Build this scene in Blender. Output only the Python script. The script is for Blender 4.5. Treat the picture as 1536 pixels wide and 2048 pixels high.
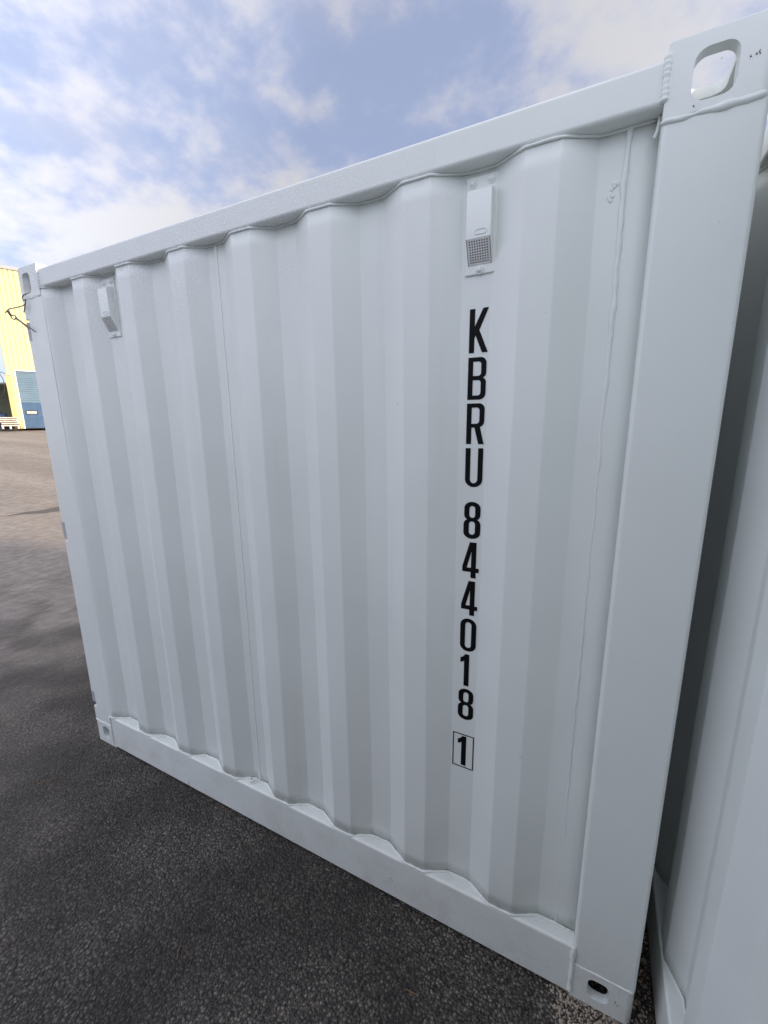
import bpy, bmesh, math, random
from mathutils import Vector, Matrix, noise

random.seed(7)
for o in list(bpy.data.objects):
    bpy.data.objects.remove(o, do_unlink=True)
S = bpy.context.scene
C = S.collection
PI = math.pi

# ------------------------------------------------------------------ camera
cam_d = bpy.data.cameras.new('camera')
cam = bpy.data.objects.new('camera', cam_d)
C.objects.link(cam)
cam_d.sensor_fit = 'VERTICAL'
cam_d.sensor_height = 36.0
cam_d.lens = 36.0 * 838.69 / 2048.0
cam_d.clip_start = 0.01
cam_d.clip_end = 5000
_yaw, _pit, _rol = 0.4709, -0.2089, -0.0126
_f = Vector((-math.sin(_yaw) * math.cos(_pit), math.cos(_yaw) * math.cos(_pit), math.sin(_pit)))
_rt = Vector((math.cos(_yaw), math.sin(_yaw), 0))
_u = _rt.cross(_f)
_r2 = math.cos(_rol) * _rt + math.sin(_rol) * _u
_u2 = -math.sin(_rol) * _rt + math.cos(_rol) * _u
M = Matrix(((_r2.x, _u2.x, -_f.x), (_r2.y, _u2.y, -_f.y), (_r2.z, _u2.z, -_f.z)))
CAMPOS = Vector((2.2304, -1.0264, 1.6118))
cam.matrix_world = Matrix.Translation(CAMPOS) @ M.to_4x4()
S.camera = cam

# ------------------------------------------------------------------ view
S.view_settings.view_transform = 'Standard'
S.view_settings.look = 'None'
S.view_settings.gamma = 1.0
S.view_settings.exposure = 0.68
S.view_settings.use_curve_mapping = False

# ------------------------------------------------------------------ sun + sky
SUN_EL, SUN_AZ = math.radians(14), math.radians(83)
sd = Vector((math.sin(SUN_AZ) * math.cos(SUN_EL), math.cos(SUN_AZ) * math.cos(SUN_EL), math.sin(SUN_EL)))
sun_d = bpy.data.lights.new('sun', 'SUN')
sun_d.energy = 4.2
sun_d.angle = math.radians(5.0)
sun_d.color = (1.0, 0.84, 0.66)
sun = bpy.data.objects.new('sun', sun_d)
C.objects.link(sun)
sun.rotation_euler = sd.to_track_quat('Z', 'Y').to_euler()
sun.location = sd * 60

W = bpy.data.worlds.new('World')
S.world = W
W.use_nodes = True
nt = W.node_tree
nt.nodes.clear()


class N:
    """small helper for node trees"""
    def __init__(s, tree): s.t = tree

    def add(s, typ, ins=None, **kw):
        n = s.t.nodes.new(typ)
        for k, v in kw.items(): setattr(n, k, v)
        for k, v in (ins or {}).items():
            if isinstance(v, bpy.types.NodeSocket): s.t.links.new(v, n.inputs[k])
            else: n.inputs[k].default_value = v
        return n

    def math(s, op, a, b=None, clamp=False):
        n = s.add('ShaderNodeMath', {0: a} if b is None else {0: a, 1: b}, operation=op, use_clamp=clamp)
        return n.outputs[0]

    def noise(s, vec, scale, detail=4, rough=0.5, dist=0.0):
        n = s.add('ShaderNodeTexNoise', {'Vector': vec, 'Scale': scale, 'Detail': detail, 'Roughness': rough, 'Distortion': dist})
        return n.outputs['Fac']

    def ramp(s, fac, a, b, lo=0.0, hi=1.0):
        n = s.add('ShaderNodeMapRange', {'Value': fac, 'From Min': a, 'From Max': b, 'To Min': lo, 'To Max': hi}, interpolation_type='SMOOTHSTEP')
        return n.outputs[0]

    def mix(s, fac, a, b, blend='MIX'):
        n = s.add('ShaderNodeMix', data_type='RGBA', blend_type=blend)
        for i, v in ((0, fac), (6, a), (7, b)):
            if isinstance(v, bpy.types.NodeSocket): s.t.links.new(v, n.inputs[i])
            else: n.inputs[i].default_value = v if i == 0 else (*v, 1.0) if len(v) == 3 else v
        return n.outputs[2]

    def link(s, a, b): s.t.links.new(a, b)


n = N(nt)
tc = n.add('ShaderNodeTexCoord').outputs['Generated']
sep = n.add('ShaderNodeSeparateXYZ', {0: tc})
zc = n.math('MAXIMUM', sep.outputs[2], 0.0)
den = n.math('ADD', zc, 0.30)
px = n.math('DIVIDE', sep.outputs[0], den)
py = n.math('DIVIDE', sep.outputs[1], den)
pv = n.add('ShaderNodeCombineXYZ', {0: px, 1: py, 2: 38.4}).outputs[0]
big = n.noise(pv, 1.7, 3, 0.45, 0.0)
fine = n.noise(pv, 7.5, 6, 0.55, 0.0)
dens = n.math('ADD', n.math('MULTIPLY', big, 0.50), n.math('MULTIPLY', fine, 0.50))
cov = n.ramp(dens, 0.38, 0.56)
tint = n.noise(pv, 1.3, 3, 0.5)
sky = n.add('ShaderNodeTexSky', sky_type='NISHITA', sun_disc=False, sun_elevation=SUN_EL, sun_rotation=SUN_AZ,
            air_density=1.0, dust_density=1.5, ozone_density=1.5)
bg1 = n.add('ShaderNodeBackground', {'Color': sky.outputs[0], 'Strength': 0.13})
body = n.mix(n.ramp(dens, 0.42, 0.61), (0.355, 0.41, 0.60), (0.57, 0.57, 0.605))
body = n.mix(n.ramp(tint, 0.45, 0.7, 0.0, 0.6), body, (0.68, 0.62, 0.60))
hz = n.ramp(zc, 0.02, 0.40, 1.0, 0.0)
body = n.mix(n.math('MULTIPLY', hz, 0.55), body, (0.50, 0.56, 0.66))
# clouds scatter forward: brighter towards the sun
dts = n.add('ShaderNodeVectorMath', {0: tc, 1: tuple(sd)}, operation='DOT_PRODUCT').outputs['Value']
fwd = n.math('POWER', n.math('MAXIMUM', dts, 0.0), 2.0)
sth = n.math('MAXIMUM', n.add('ShaderNodeVectorMath', {0: tc, 1: (-0.62, -0.70, 0.36)}, operation='DOT_PRODUCT').outputs['Value'], 0.0)
cstr = n.math('ADD', n.math('ADD', 0.72, n.math('MULTIPLY', fwd, 0.8)), n.math('MULTIPLY', sth, 1.05))
bg2 = n.add('ShaderNodeBackground', {'Color': body, 'Strength': cstr})
fac = n.ramp(cov, 0.0, 1.0, 0.76, 0.98)
mx = n.add('ShaderNodeMixShader', {0: fac, 1: bg1.outputs[0], 2: bg2.outputs[0]})
out = n.add('ShaderNodeOutputWorld')
n.link(mx.outputs[0], out.inputs[0])


# ------------------------------------------------------------------ materials
def material(name):
    m = bpy.data.materials.new(name)
    m.use_nodes = True
    t = m.node_tree
    b = t.nodes['Principled BSDF']
    return m, N(t), b


def simple(name, col, rough=0.6, metal=0.0, var=0.12, scale=8.0, bump=0.0, bscale=60.0):
    m, n, b = material(name)
    tc = n.add('ShaderNodeTexCoord').outputs['Object']
    f = n.noise(tc, scale, 5, 0.6)
    c2 = tuple(x * (1 - var) for x in col)
    c1 = tuple(min(1, x * (1 + var)) for x in col)
    n.link(n.mix(n.ramp(f, 0.3, 0.7), c2, c1), b.inputs['Base Color'])
    b.inputs['Roughness'].default_value = rough
    b.inputs['Metallic'].default_value = metal
    if bump:
        f2 = n.noise(tc, bscale, 4, 0.6)
        bp = n.add('ShaderNodeBump', {'Height': f2, 'Strength': 0.5, 'Distance': bump})
        n.link(bp.outputs[0], b.inputs['Normal'])
    return m


def paint_material():
    m, n, b = material('white_container_paint')
    tc = n.add('ShaderNodeTexCoord').outputs['Object']
    sp = n.add('ShaderNodeSeparateXYZ', {0: tc})
    # faint vertical washing streaks
    st = n.add('ShaderNodeMapping', {'Vector': tc, 'Scale': (14.0, 14.0, 0.7)}).outputs[0]
    streak = n.noise(st, 1.0, 4, 0.6)
    cloud = n.noise(tc, 2.2, 4, 0.55)
    base = n.mix(n.ramp(cloud, 0.3, 0.7), (0.755, 0.788, 0.755), (0.795, 0.828, 0.795))
    base = n.mix(n.ramp(streak, 0.55, 0.8, 0.0, 0.16), base, (0.60, 0.61, 0.58))
    # scattered paint specks
    vor = n.add('ShaderNodeTexVoronoi', {'Vector': tc, 'Scale': 9.0, 'Randomness': 1.0}).outputs['Distance']
    speck = n.ramp(vor, 0.018, 0.028, 1.0, 0.0)
    base = n.mix(n.math('MULTIPLY', speck, 0.4), base, (0.35, 0.34, 0.33))
    vor2 = n.add('ShaderNodeTexVoronoi', {'Vector': tc, 'Scale': 17.0, 'Randomness': 1.0}).outputs['Distance']
    base = n.mix(n.ramp(vor2, 0.020, 0.034, 0.30, 0.0), base, (0.90, 0.91, 0.92))
    # faint level scuffs and splash dust near the ground
    sc_ = n.add('ShaderNodeMapping', {'Vector': tc, 'Scale': (3.0, 3.0, 90.0)}).outputs[0]
    scuff = n.math('MULTIPLY', n.ramp(n.noise(sc_, 1.0, 3, 0.6), 0.66, 0.76), n.ramp(n.noise(tc, 1.7, 3, 0.6), 0.52, 0.66))
    base = n.mix(n.math('MULTIPLY', scuff, 0.16), base, (0.50, 0.50, 0.49))
    low = n.math('MULTIPLY', n.ramp(sp.outputs[2], 0.34, 0.0), n.ramp(n.noise(tc, 7.0, 5, 0.65), 0.40, 0.75))
    base = n.mix(n.math('MULTIPLY', low, 0.30), base, (0.42, 0.38, 0.33))
    grit = n.math('MULTIPLY', n.ramp(n.noise(tc, 190.0, 2, 0.5), 0.62, 0.70), n.ramp(sp.outputs[2], 0.30, 0.0))
    base = n.mix(n.math('MULTIPLY', grit, 0.30), base, (0.25, 0.22, 0.19))
    # frost / dried salt speckle on the upper edge
    fr = n.noise(tc, 230.0, 2, 0.5)
    fr2 = n.noise(tc, 420.0, 2, 0.6)
    up = n.ramp(sp.outputs[2], 1.75, 2.19)
    left = n.ramp(sp.outputs[0], 1.0, 2.2, 1.0, 0.06)
    patch = n.ramp(n.noise(tc, 3.0, 3, 0.5), 0.35, 0.6)
    patch = n.math('MAXIMUM', patch, n.ramp(sp.outputs[2], 2.15, 2.17))
    fm = n.math('MULTIPLY', n.math('MULTIPLY', up, left), patch)
    spk = n.math('MULTIPLY', n.ramp(fr, 0.50, 0.66), fm)
    base = n.mix(n.math('MULTIPLY', fm, 0.5), base, (0.66, 0.685, 0.68))
    base = n.mix(n.math('MULTIPLY', spk, 0.9), base, (0.95, 0.95, 0.96))
    drk = n.math('MULTIPLY', n.ramp(fr2, 0.58, 0.7), fm)
    base = n.mix(n.math('MULTIPLY', drk, 0.45), base, (0.55, 0.55, 0.57))
    n.link(base, b.inputs['Base Color'])
    rg = n.ramp(n.noise(tc, 12.0, 4, 0.6), 0.3, 0.7, 0.34, 0.46)
    rg = n.math('ADD', rg, n.math('MULTIPLY', spk, 0.3))
    n.link(rg, b.inputs['Roughness'])
    b.inputs['Specular IOR Level'].default_value = 0.55
    peel = n.noise(tc, 260.0, 2, 0.5)
    h = n.math('ADD', n.math('MULTIPLY', peel, 0.35), n.math('MULTIPLY', spk, 1.6))
    bp = n.add('ShaderNodeBump', {'Height': h, 'Strength': 0.35, 'Distance': 0.0006})
    n.link(bp.outputs[0], b.inputs['Normal'])
    return m


def asphalt_material():
    m, n, b = material('worn_asphalt')
    tc = n.add('ShaderNodeTexCoord').outputs['Object']
    warp = n.add('ShaderNodeTexNoise', {'Vector': tc, 'Scale': 60.0, 'Detail': 2.0}).outputs['Color']
    wv = n.add('ShaderNodeVectorMath', {0: tc, 1: n.add('ShaderNodeVectorMath', {0: warp, 'Scale': 0.005}, operation='SCALE').outputs[0]}, operation='ADD').outputs[0]
    v1 = n.add('ShaderNodeTexVoronoi', {'Vector': wv, 'Scale': 118.0, 'Randomness': 1.0})
    v2 = n.add('ShaderNodeTexVoronoi', {'Vector': wv, 'Scale': 215.0, 'Randomness': 1.0})
    g1 = n.add('ShaderNodeSeparateColor', {0: v1.outputs['Color']})
    g2 = n.add('ShaderNodeSeparateColor', {0: v2.outputs['Color']})
    stone = n.mix(g1.outputs[0], (0.030, 0.026, 0.022), (0.25, 0.215, 0.18))
    stone = n.mix(n.ramp(g1.outputs[1], 0.86, 0.97), stone, (0.27, 0.24, 0.205))
    small = n.mix(g2.outputs[0], (0.016, 0.014, 0.012), (0.14, 0.119, 0.099))
    pick = n.ramp(g1.outputs[2], 0.25, 0.30)
    col = n.mix(pick, small, stone)
    gap = n.ramp(v1.outputs['Distance'], 0.30, 0.62)
    gapm = n.math('MULTIPLY', gap, pick)
    col = n.mix(n.math('MULTIPLY', gapm, 0.8), col, (0.012, 0.010, 0.009))
    # patches: worn and dusty further out, dark oily areas
    big = n.noise(tc, 0.45, 4, 0.55, 0.4)
    med = n.noise(tc, 2.3, 5, 0.6)
    sp = n.add('ShaderNodeSeparateXYZ', {0: tc})
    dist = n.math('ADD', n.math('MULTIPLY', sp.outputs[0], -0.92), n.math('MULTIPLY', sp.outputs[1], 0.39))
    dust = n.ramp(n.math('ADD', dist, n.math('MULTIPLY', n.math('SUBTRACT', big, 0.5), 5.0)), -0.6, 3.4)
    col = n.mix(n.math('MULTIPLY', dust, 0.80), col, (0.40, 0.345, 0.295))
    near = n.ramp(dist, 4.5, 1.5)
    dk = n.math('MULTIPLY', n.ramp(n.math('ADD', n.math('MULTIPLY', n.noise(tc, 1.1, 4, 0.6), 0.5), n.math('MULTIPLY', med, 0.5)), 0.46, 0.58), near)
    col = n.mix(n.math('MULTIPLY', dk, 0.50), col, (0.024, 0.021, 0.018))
    br = n.ramp(n.noise(tc, 9.0, 4, 0.6), 0.35, 0.75, 0.82, 1.22)
    hs = n.add('ShaderNodeHueSaturation', {'Color': col, 'Value': br})
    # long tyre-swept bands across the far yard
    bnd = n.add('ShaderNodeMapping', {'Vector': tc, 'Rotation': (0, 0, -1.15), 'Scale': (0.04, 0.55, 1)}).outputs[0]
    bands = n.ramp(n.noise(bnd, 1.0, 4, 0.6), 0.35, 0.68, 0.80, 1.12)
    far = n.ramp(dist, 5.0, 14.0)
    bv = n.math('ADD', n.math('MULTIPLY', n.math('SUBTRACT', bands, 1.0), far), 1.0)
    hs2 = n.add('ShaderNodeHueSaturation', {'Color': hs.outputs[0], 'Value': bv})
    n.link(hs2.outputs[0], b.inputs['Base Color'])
    n.link(n.ramp(med, 0.3, 0.7, 0.55, 0.85), b.inputs['Roughness'])
    hgt = n.math('SUBTRACT', n.math('MULTIPLY', g1.outputs[2], 0.5), n.math('MULTIPLY', v1.outputs['Distance'], 0.9))
    hgt = n.math('ADD', hgt, n.math('MULTIPLY', n.math('SUBTRACT', 0.5, v2.outputs['Distance']), 0.35))
    bp = n.add('ShaderNodeBump', {'Height': hgt, 'Strength': 0.9, 'Distance': 0.010})
    n.link(bp.outputs[0], b.inputs['Normal'])
    return m


PAINT = paint_material()
ASPH = asphalt_material()
BLACK = simple('black_lettering_film', (0.004, 0.004, 0.005), 0.6, var=0.05)
BLACK.node_tree.nodes['Principled BSDF'].inputs['Specular IOR Level'].default_value = 0.15
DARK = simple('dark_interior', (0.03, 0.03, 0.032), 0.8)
HINGE = simple('hinge_grey_shaded', (0.42, 0.43, 0.45), 0.5)  # grey darker than the post, painting in the shade of the notches
SLATE = simple('slate_grey_paint', (0.09, 0.10, 0.11), 0.45)
RUBBER = simple('black_rubber', (0.02, 0.02, 0.02), 0.6)
WIRE = simple('rusty_wire', (0.20, 0.16, 0.14), 0.55, 0.4, 0.3, 200)
RUST = simple('rust', (0.10, 0.05, 0.03), 0.8, 0, 0.3, 300)
GRILLE = simple('grey_vent_plastic', (0.72, 0.73, 0.71), 0.5)
YELLOW = simple('pale_yellow_cladding', (0.62, 0.58, 0.32), 0.5, 0, 0.05, 0.7)
YPOST = simple('warm_yellow_steel', (0.56, 0.43, 0.19), 0.5, 0, 0.08, 2)
WHITE = simple('white_trim', (0.78, 0.77, 0.74), 0.5, 0, 0.05, 2)
FLASH = simple('grey_flashing', (0.35, 0.36, 0.37), 0.45, 0.2, 0.08, 2)
BLUE1 = simple('blue_door_panel_reflection', (0.13, 0.205, 0.27), 0.35, 0, 0.10, 1.5)  # same door blue with a pale reflection painted into the colour
BLUE2 = simple('blue_door_panel', (0.055, 0.115, 0.21), 0.35, 0, 0.12, 2.5)
TARP = simple('navy_tarpaulin', (0.02, 0.035, 0.09), 0.5, 0, 0.2, 6)
SHEDM = simple('grey_green_sheet', (0.20, 0.22, 0.17), 0.7, 0, 0.12, 2)
WOOD = simple('weathered_timber', (0.60, 0.53, 0.45), 0.8, 0, 0.15, 9)
BARK = simple('bare_bark', (0.20, 0.13, 0.11), 0.9, 0, 0.2, 5)
PLAST = simple('frosted_pane', (0.62, 0.56, 0.52), 0.25, 0, 0.05, 3)
STONE = simple('pale_grit', (0.36, 0.30, 0.24), 0.85, 0, 0.4, 120)
LEAF = simple('dry_leaf', (0.22, 0.12, 0.05), 0.8, 0, 0.3, 60)


# ------------------------------------------------------------------ object helpers
def tag(o, label=None, cat=None, group=None, kind=None):
    if label: o['label'] = label
    if cat: o['category'] = cat
    if group: o['group'] = group
    if kind: o['kind'] = kind
    return o


def empty(name, loc=(0, 0, 0), rz=0.0):
    o = bpy.data.objects.new(name, None)
    C.objects.link(o)
    o.location = loc
    o.rotation_euler = (0, 0, rz)
    o.empty_display_size = 0.2
    return o


def link_mesh(name, me, parent=None):
    o = bpy.data.objects.new(name, me)
    C.objects.link(o)
    if parent: o.parent = parent
    return o


def obj(name, bm, mat, parent=None, smooth=False, angle=35):
    bmesh.ops.recalc_face_normals(bm, faces=bm.faces)
    me = bpy.data.meshes.new(name)
    bm.to_mesh(me)
    bm.free()
    me.materials.append(mat)
    if smooth:
        me.polygons.foreach_set('use_smooth', [True] * len(me.polygons))
        me.set_sharp_from_angle(angle=math.radians(angle))
    return link_mesh(name, me, parent)


def box(bm, x0, x1, y0, y1, z0, z1, bevel=0.0, seg=2):
    r = bmesh.ops.create_cube(bm, size=1.0)
    vs = r['verts']
    for v in vs:
        v.co = Vector((x0 + (v.co.x + .5) * (x1 - x0), y0 + (v.co.y + .5) * (y1 - y0), z0 + (v.co.z + .5) * (z1 - z0)))
    if bevel:
        es = list({e for v in vs for e in v.link_edges})
        bmesh.ops.bevel(bm, geom=es, offset=bevel, segments=seg, profile=0.5, affect='EDGES')
    return vs


def boxo(name, mat, parent, *a, bevel=0.0, seg=2):
    bm = bmesh.new()
    box(bm, *a, bevel=bevel, seg=seg)
    o = obj(name, bm, mat, parent, smooth=bevel > 0, angle=60)
    if bevel: wn(o)
    return o


def wn(o):
    m = o.modifiers.new('weighted_normal', 'WEIGHTED_NORMAL')
    m.keep_sharp = True
    m.weight = 80


def tube(bm, pts, rad, sides=8, rfun=None, flat=None, up=None):
    pts = [Vector(p) for p in pts]
    rings = []
    ref = Vector(up) if up else Vector((0.13, 0.97, 0.21)).normalized()
    for i, p in enumerate(pts):
        a = pts[max(0, i - 1)]
        b = pts[min(len(pts) - 1, i + 1)]
        t = (b - a)
        if t.length < 1e-9: t = Vector((0, 0, 1))
        t.normalize()
        s = t.cross(ref)
        if s.length < 1e-4: s = t.cross(Vector((1, 0, 0)))
        s.normalize()
        q = s.cross(t).normalized()
        r = rad if rfun is None else rfun(i)
        ring = []
        for k in range(sides):
            an = 2 * PI * k / sides
            kf = flat if flat else 1.0
            ring.append(bm.verts.new(p + s * (math.cos(an) * r) + q * (math.sin(an) * r * kf)))
        rings.append(ring)
    for a, b in zip(rings, rings[1:]):
        for k in range(sides):
            bm.faces.new((a[k], a[(k + 1) % sides], b[(k + 1) % sides], b[k]))
    bm.faces.new(rings[0][::-1])
    bm.faces.new(rings[-1])


def resample(pts, step):
    pts = [Vector(p) for p in pts]
    out = [pts[0]]
    for a, b in zip(pts, pts[1:]):
        k = max(1, int((b - a).length / step))
        for i in range(1, k + 1): out.append(a.lerp(b, i / k))
    return out


def weld(name, pts, r, parent, wob=0.35, jit=0.0012, step=0.007, ripple=False, seed=0, mat=None):
    """an irregular weld bead"""
    P = resample(pts, 0.0025 if ripple else step)
    P = [p + Vector((noise.noise(p * 40 + Vector((seed, 0, 0))), noise.noise(p * 40 + Vector((0, seed + 9, 0))) * 0.3,
                     noise.noise(p * 40 + Vector((5, 0, seed + 3))))) * jit for p in P]

    def rf(i):
        w = 1 + wob * noise.noise(P[i] * 55 + Vector((seed, seed, 0))) * 1.4
        if ripple: w *= 0.82 + 0.30 * abs(math.sin(i * 0.85))
        if i == 0 or i == len(P) - 1: w *= 0.4
        return r * w
    bm = bmesh.new()
    tube(bm, P, r, 8, rf)
    return obj(name, bm, mat or PAINT, parent, smooth=True, angle=80)


# ------------------------------------------------------------------ corner casting (boolean-cut block)
def stadium(w, h, r, seg=6):
    pts = []
    for cx, cz, a0 in ((w / 2 - r, h / 2 - r, 0), (-w / 2 + r, h / 2 - r, 90), (-w / 2 + r, -h / 2 + r, 180), (w / 2 - r, -h / 2 + r, 270)):
        for i in range(seg + 1):
            a = math.radians(a0 + 90 * i / seg)
            pts.append((cx + r * math.cos(a), cz + r * math.sin(a)))
    return pts


def prism_mesh(pts3a, pts3b):
    bm = bmesh.new()
    A = [bm.verts.new(p) for p in pts3a]
    B = [bm.verts.new(p) for p in pts3b]
    k = len(A)
    bm.faces.new(A)
    bm.faces.new(B[::-1])
    for i in range(k): bm.faces.new((A[i], B[i], B[(i + 1) % k], A[(i + 1) % k]))
    bmesh.ops.recalc_face_normals(bm, faces=bm.faces)
    me = bpy.data.meshes.new('cutter')
    bm.to_mesh(me)
    bm.free()
    return me


CW, CD, CH = 0.154, 0.178, 0.120


def casting_mesh(hx, hz, hw, hh, cap_hole=True, bottom=False):
    """block x 0..CW (x=CW is the outer end), y 0..CD (y=0 is the outer side), z 0..CH (z=CH is the cap with the slot)"""
    bm = bmesh.new()
    box(bm, 0, CW, -0.002, CD, 0, CH)
    es = [e for e in bm.edges]
    outer = [e for e in es if all(v.co.x > CW - 1e-4 for v in e.verts) and all(v.co.y < 0 for v in e.verts)]
    capo = [e for e in es if all(v.co.z > CH - 1e-4 for v in e.verts) and (all(v.co.x > CW - 1e-4 for v in e.verts))]
    big = outer + capo
    rest = [e for e in es if e not in big]
    bmesh.ops.bevel(bm, geom=big, offset=0.018, segments=5, profile=0.5, affect='EDGES')
    bmesh.ops.bevel(bm, geom=[e for e in bm.edges if e.is_valid and e.calc_face_angle(0) > 1.2], offset=0.0035, segments=2, profile=0.5, affect='EDGES')
    bmesh.ops.recalc_face_normals(bm, faces=bm.faces)
    me = bpy.data.meshes.new('casting_raw')
    bm.to_mesh(me)
    bm.free()
    base = bpy.data.objects.new('tmp', me)
    C.objects.link(base)
    cut = []
    w = 0.020
    bmc = bmesh.new()
    box(bmc, w, CW - w, w, CD - w, w, CH - w, bevel=0.008, seg=2)
    m2 = bpy.data.meshes.new('c')
    bmc.to_mesh(m2)
    bmc.free()
    cut.append(m2)
    s = stadium(hw, hh, min(hw, hh) * 0.33)
    cut.append(prism_mesh([(hx + a * 1.08, -0.02, hz + b * 1.07) for a, b in s], [(hx + a * 0.98, w + 0.003, hz + b * 0.98) for a, b in s]))
    s2 = stadium(0.079, 0.051, 0.022)
    cut.append(prism_mesh([(CW + 0.01, 0.089 + a, 0.055 + b) for a, b in s2], [(CW - w - 0.003, 0.089 + a, 0.055 + b) for a, b in s2]))
    s3 = stadium(0.0635, 0.124, 0.02)
    cut.append(prism_mesh([(CW * 0.5 + a, CD * 0.5 + b, CH + 0.01) for a, b in s3], [(CW * 0.5 + a, CD * 0.5 + b, CH - w - 0.003) for a, b in s3]))
    tmp = []
    for mm in cut:
        c = bpy.data.objects.new('tmpc', mm)
        C.objects.link(c)
        tmp.append(c)
        md = base.modifiers.new('b', 'BOOLEAN')
        md.operation = 'DIFFERENCE'
        md.solver = 'EXACT'
        md.object = c
    dg = bpy.context.evaluated_depsgraph_get()
    dg.update()
    res = bpy.data.meshes.new_from_object(base.evaluated_get(dg))
    for c in tmp: bpy.data.objects.remove(c, do_unlink=True)
    bpy.data.objects.remove(base, do_unlink=True)
    res.name = 'corner_casting'
    res.materials.clear()
    res.materials.append(PAINT)
    res.polygons.foreach_set('use_smooth', [True] * len(res.polygons))
    res.set_sharp_from_angle(angle=math.radians(40))
    return res


CAST_TOP_R = casting_mesh(0.0715, 0.055, 0.062, 0.076)
CAST_TOP_L = casting_mesh(0.090, 0.055, 0.056, 0.076)
CAST_BOT = casting_mesh(0.069, 0.054, 0.051, 0.064)


def put_mesh(me, mat4, name, parent):
    m = me.copy()
    m.transform(mat4)
    if mat4.determinant() < 0: m.flip_normals()
    o = link_mesh(name, m, parent)
    wn(o)
    return o


# ------------------------------------------------------------------ corrugated panel
PITCH, OUTW, SLOPE, DEPTH = 0.2783, 0.0700, 0.0685, 0.0360
YO, YI = 0.004, 0.040
X0 = 0.375


def profile(L, n):
    """(x, y) corner points of the corrugated sheet"""
    P = [(0.1562, 0.0002), (0.168, 0.0008), (0.235, YI), (X0 - SLOPE, YI)]
    for k in range(n):
        x = X0 + k * PITCH
        P += [(x, YO), (x + OUTW, YO), (x + OUTW + SLOPE, YI)]
        if k < n - 1: P.append((x + PITCH - SLOPE, YI))
    P.append((L - CW + 0.006, YI))
    return P


def prof_y(P, x):
    for a, b in zip(P, P[1:]):
        if a[0] <= x <= b[0]:
            return a[1] + (b[1] - a[1]) * (x - a[0]) / max(1e-9, b[0] - a[0])
    return P[0][1] if x < P[0][0] else P[-1][1]


def rounded_profile(P, r=0.0022):
    out = [P[0]]
    for a, b, c in zip(P, P[1:], P[2:]):
        a, b, c = Vector(a), Vector(b), Vector(c)
        u1, u2 = (a - b).normalized(), (c - b).normalized()
        if (a - b).length < 0.02 or (c - b).length < 0.02:
            out.append((b.x, b.y))
            continue
        d1 = u1 * r
        d2 = u2 * r
        q = b + u1 * (r + 0.0015)
        out.append((q.x, q.y))
        for t in (0, .33, .67, 1.0, 2):
            if t == 2:
                q = b + u2 * (r + 0.0015)
                out.append((q.x, q.y))
                continue
            p = (b + d1) * (1 - t) ** 2 + b * (2 * t * (1 - t)) + (b + d2) * t * t
            out.append((p.x, p.y))
    out.append(P[-1])
    return out


def dent(x, z, seed):
    return noise.noise(Vector((x * 3.1 + seed, 0, z * 1.6))) * 0.0030 + noise.noise(Vector((x * 9 + seed, 4, z * 5.0))) * 0.0010


def panel(L, n, H0, H1, parent, seed=0.0, dents=1.0):
    P = rounded_profile(profile(L, n))
    # a few more columns on the wide flats so that they can be very slightly uneven
    Q = []
    for a, b in zip(P, P[1:]):
        Q.append(a)
        d = b[0] - a[0]
        if d > 0.03:
            k = 3
            for i in range(1, k): Q.append((a[0] + d * i / k, a[1] + (b[1] - a[1]) * i / k))
    Q.append(P[-1])
    rows = 44
    bm = bmesh.new()
    grid = []
    for j in range(rows + 1):
        z = H0 + (H1 - H0) * j / rows
        e = min(1.0, (z - H0) / 0.12, (H1 - z) / 0.12)
        row = []
        for x, y in Q:
            dy = dent(x, z, seed)
            dx = noise.noise(Vector((x * 2.0, 7 + seed, z * 2.2))) * 0.0020
            row.append(bm.verts.new((x + dx * e, y + dy * e * dents, z)))
        grid.append(row)
    for a, b in zip(grid, grid[1:]):
        for i in range(len(a) - 1): bm.faces.new((a[i], a[i + 1], b[i + 1], b[i]))
    o = obj('side_panel', bm, PAINT, parent)
    me = o.data
    me.polygons.foreach_set('use_smooth', [True] * len(me.polygons))
    # faces must point outwards (-y)
    if sum(p.normal.y for p in me.polygons) > 0: me.flip_normals()
    sm = o.modifiers.new('thickness', 'SOLIDIFY')
    sm.thickness = 0.002
    sm.offset = -1
    return o


def extrude_profile_x(yz, x0, x1, name, mat, parent, smooth=True, angle=50):
    """closed profile in (y,z) pulled along x"""
    bm = bmesh.new()
    A = [bm.verts.new((x0, y, z)) for y, z in yz]
    B = [bm.verts.new((x1, y, z)) for y, z in yz]
    k = len(A)
    for i in range(k): bm.faces.new((A[i], A[(i + 1) % k], B[(i + 1) % k], B[i]))
    bm.faces.new(A)
    bm.faces.new(B[::-1])
    o = obj(name, bm, mat, parent, smooth, angle)
    wn(o)
    return o


def arc(cy, cz, r, a0, a1, k=5):
    return [(cy + r * math.cos(math.radians(a0 + (a1 - a0) * i / k)), cz + r * math.sin(math.radians(a0 + (a1 - a0) * i / k))) for i in range(k + 1)]


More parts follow.
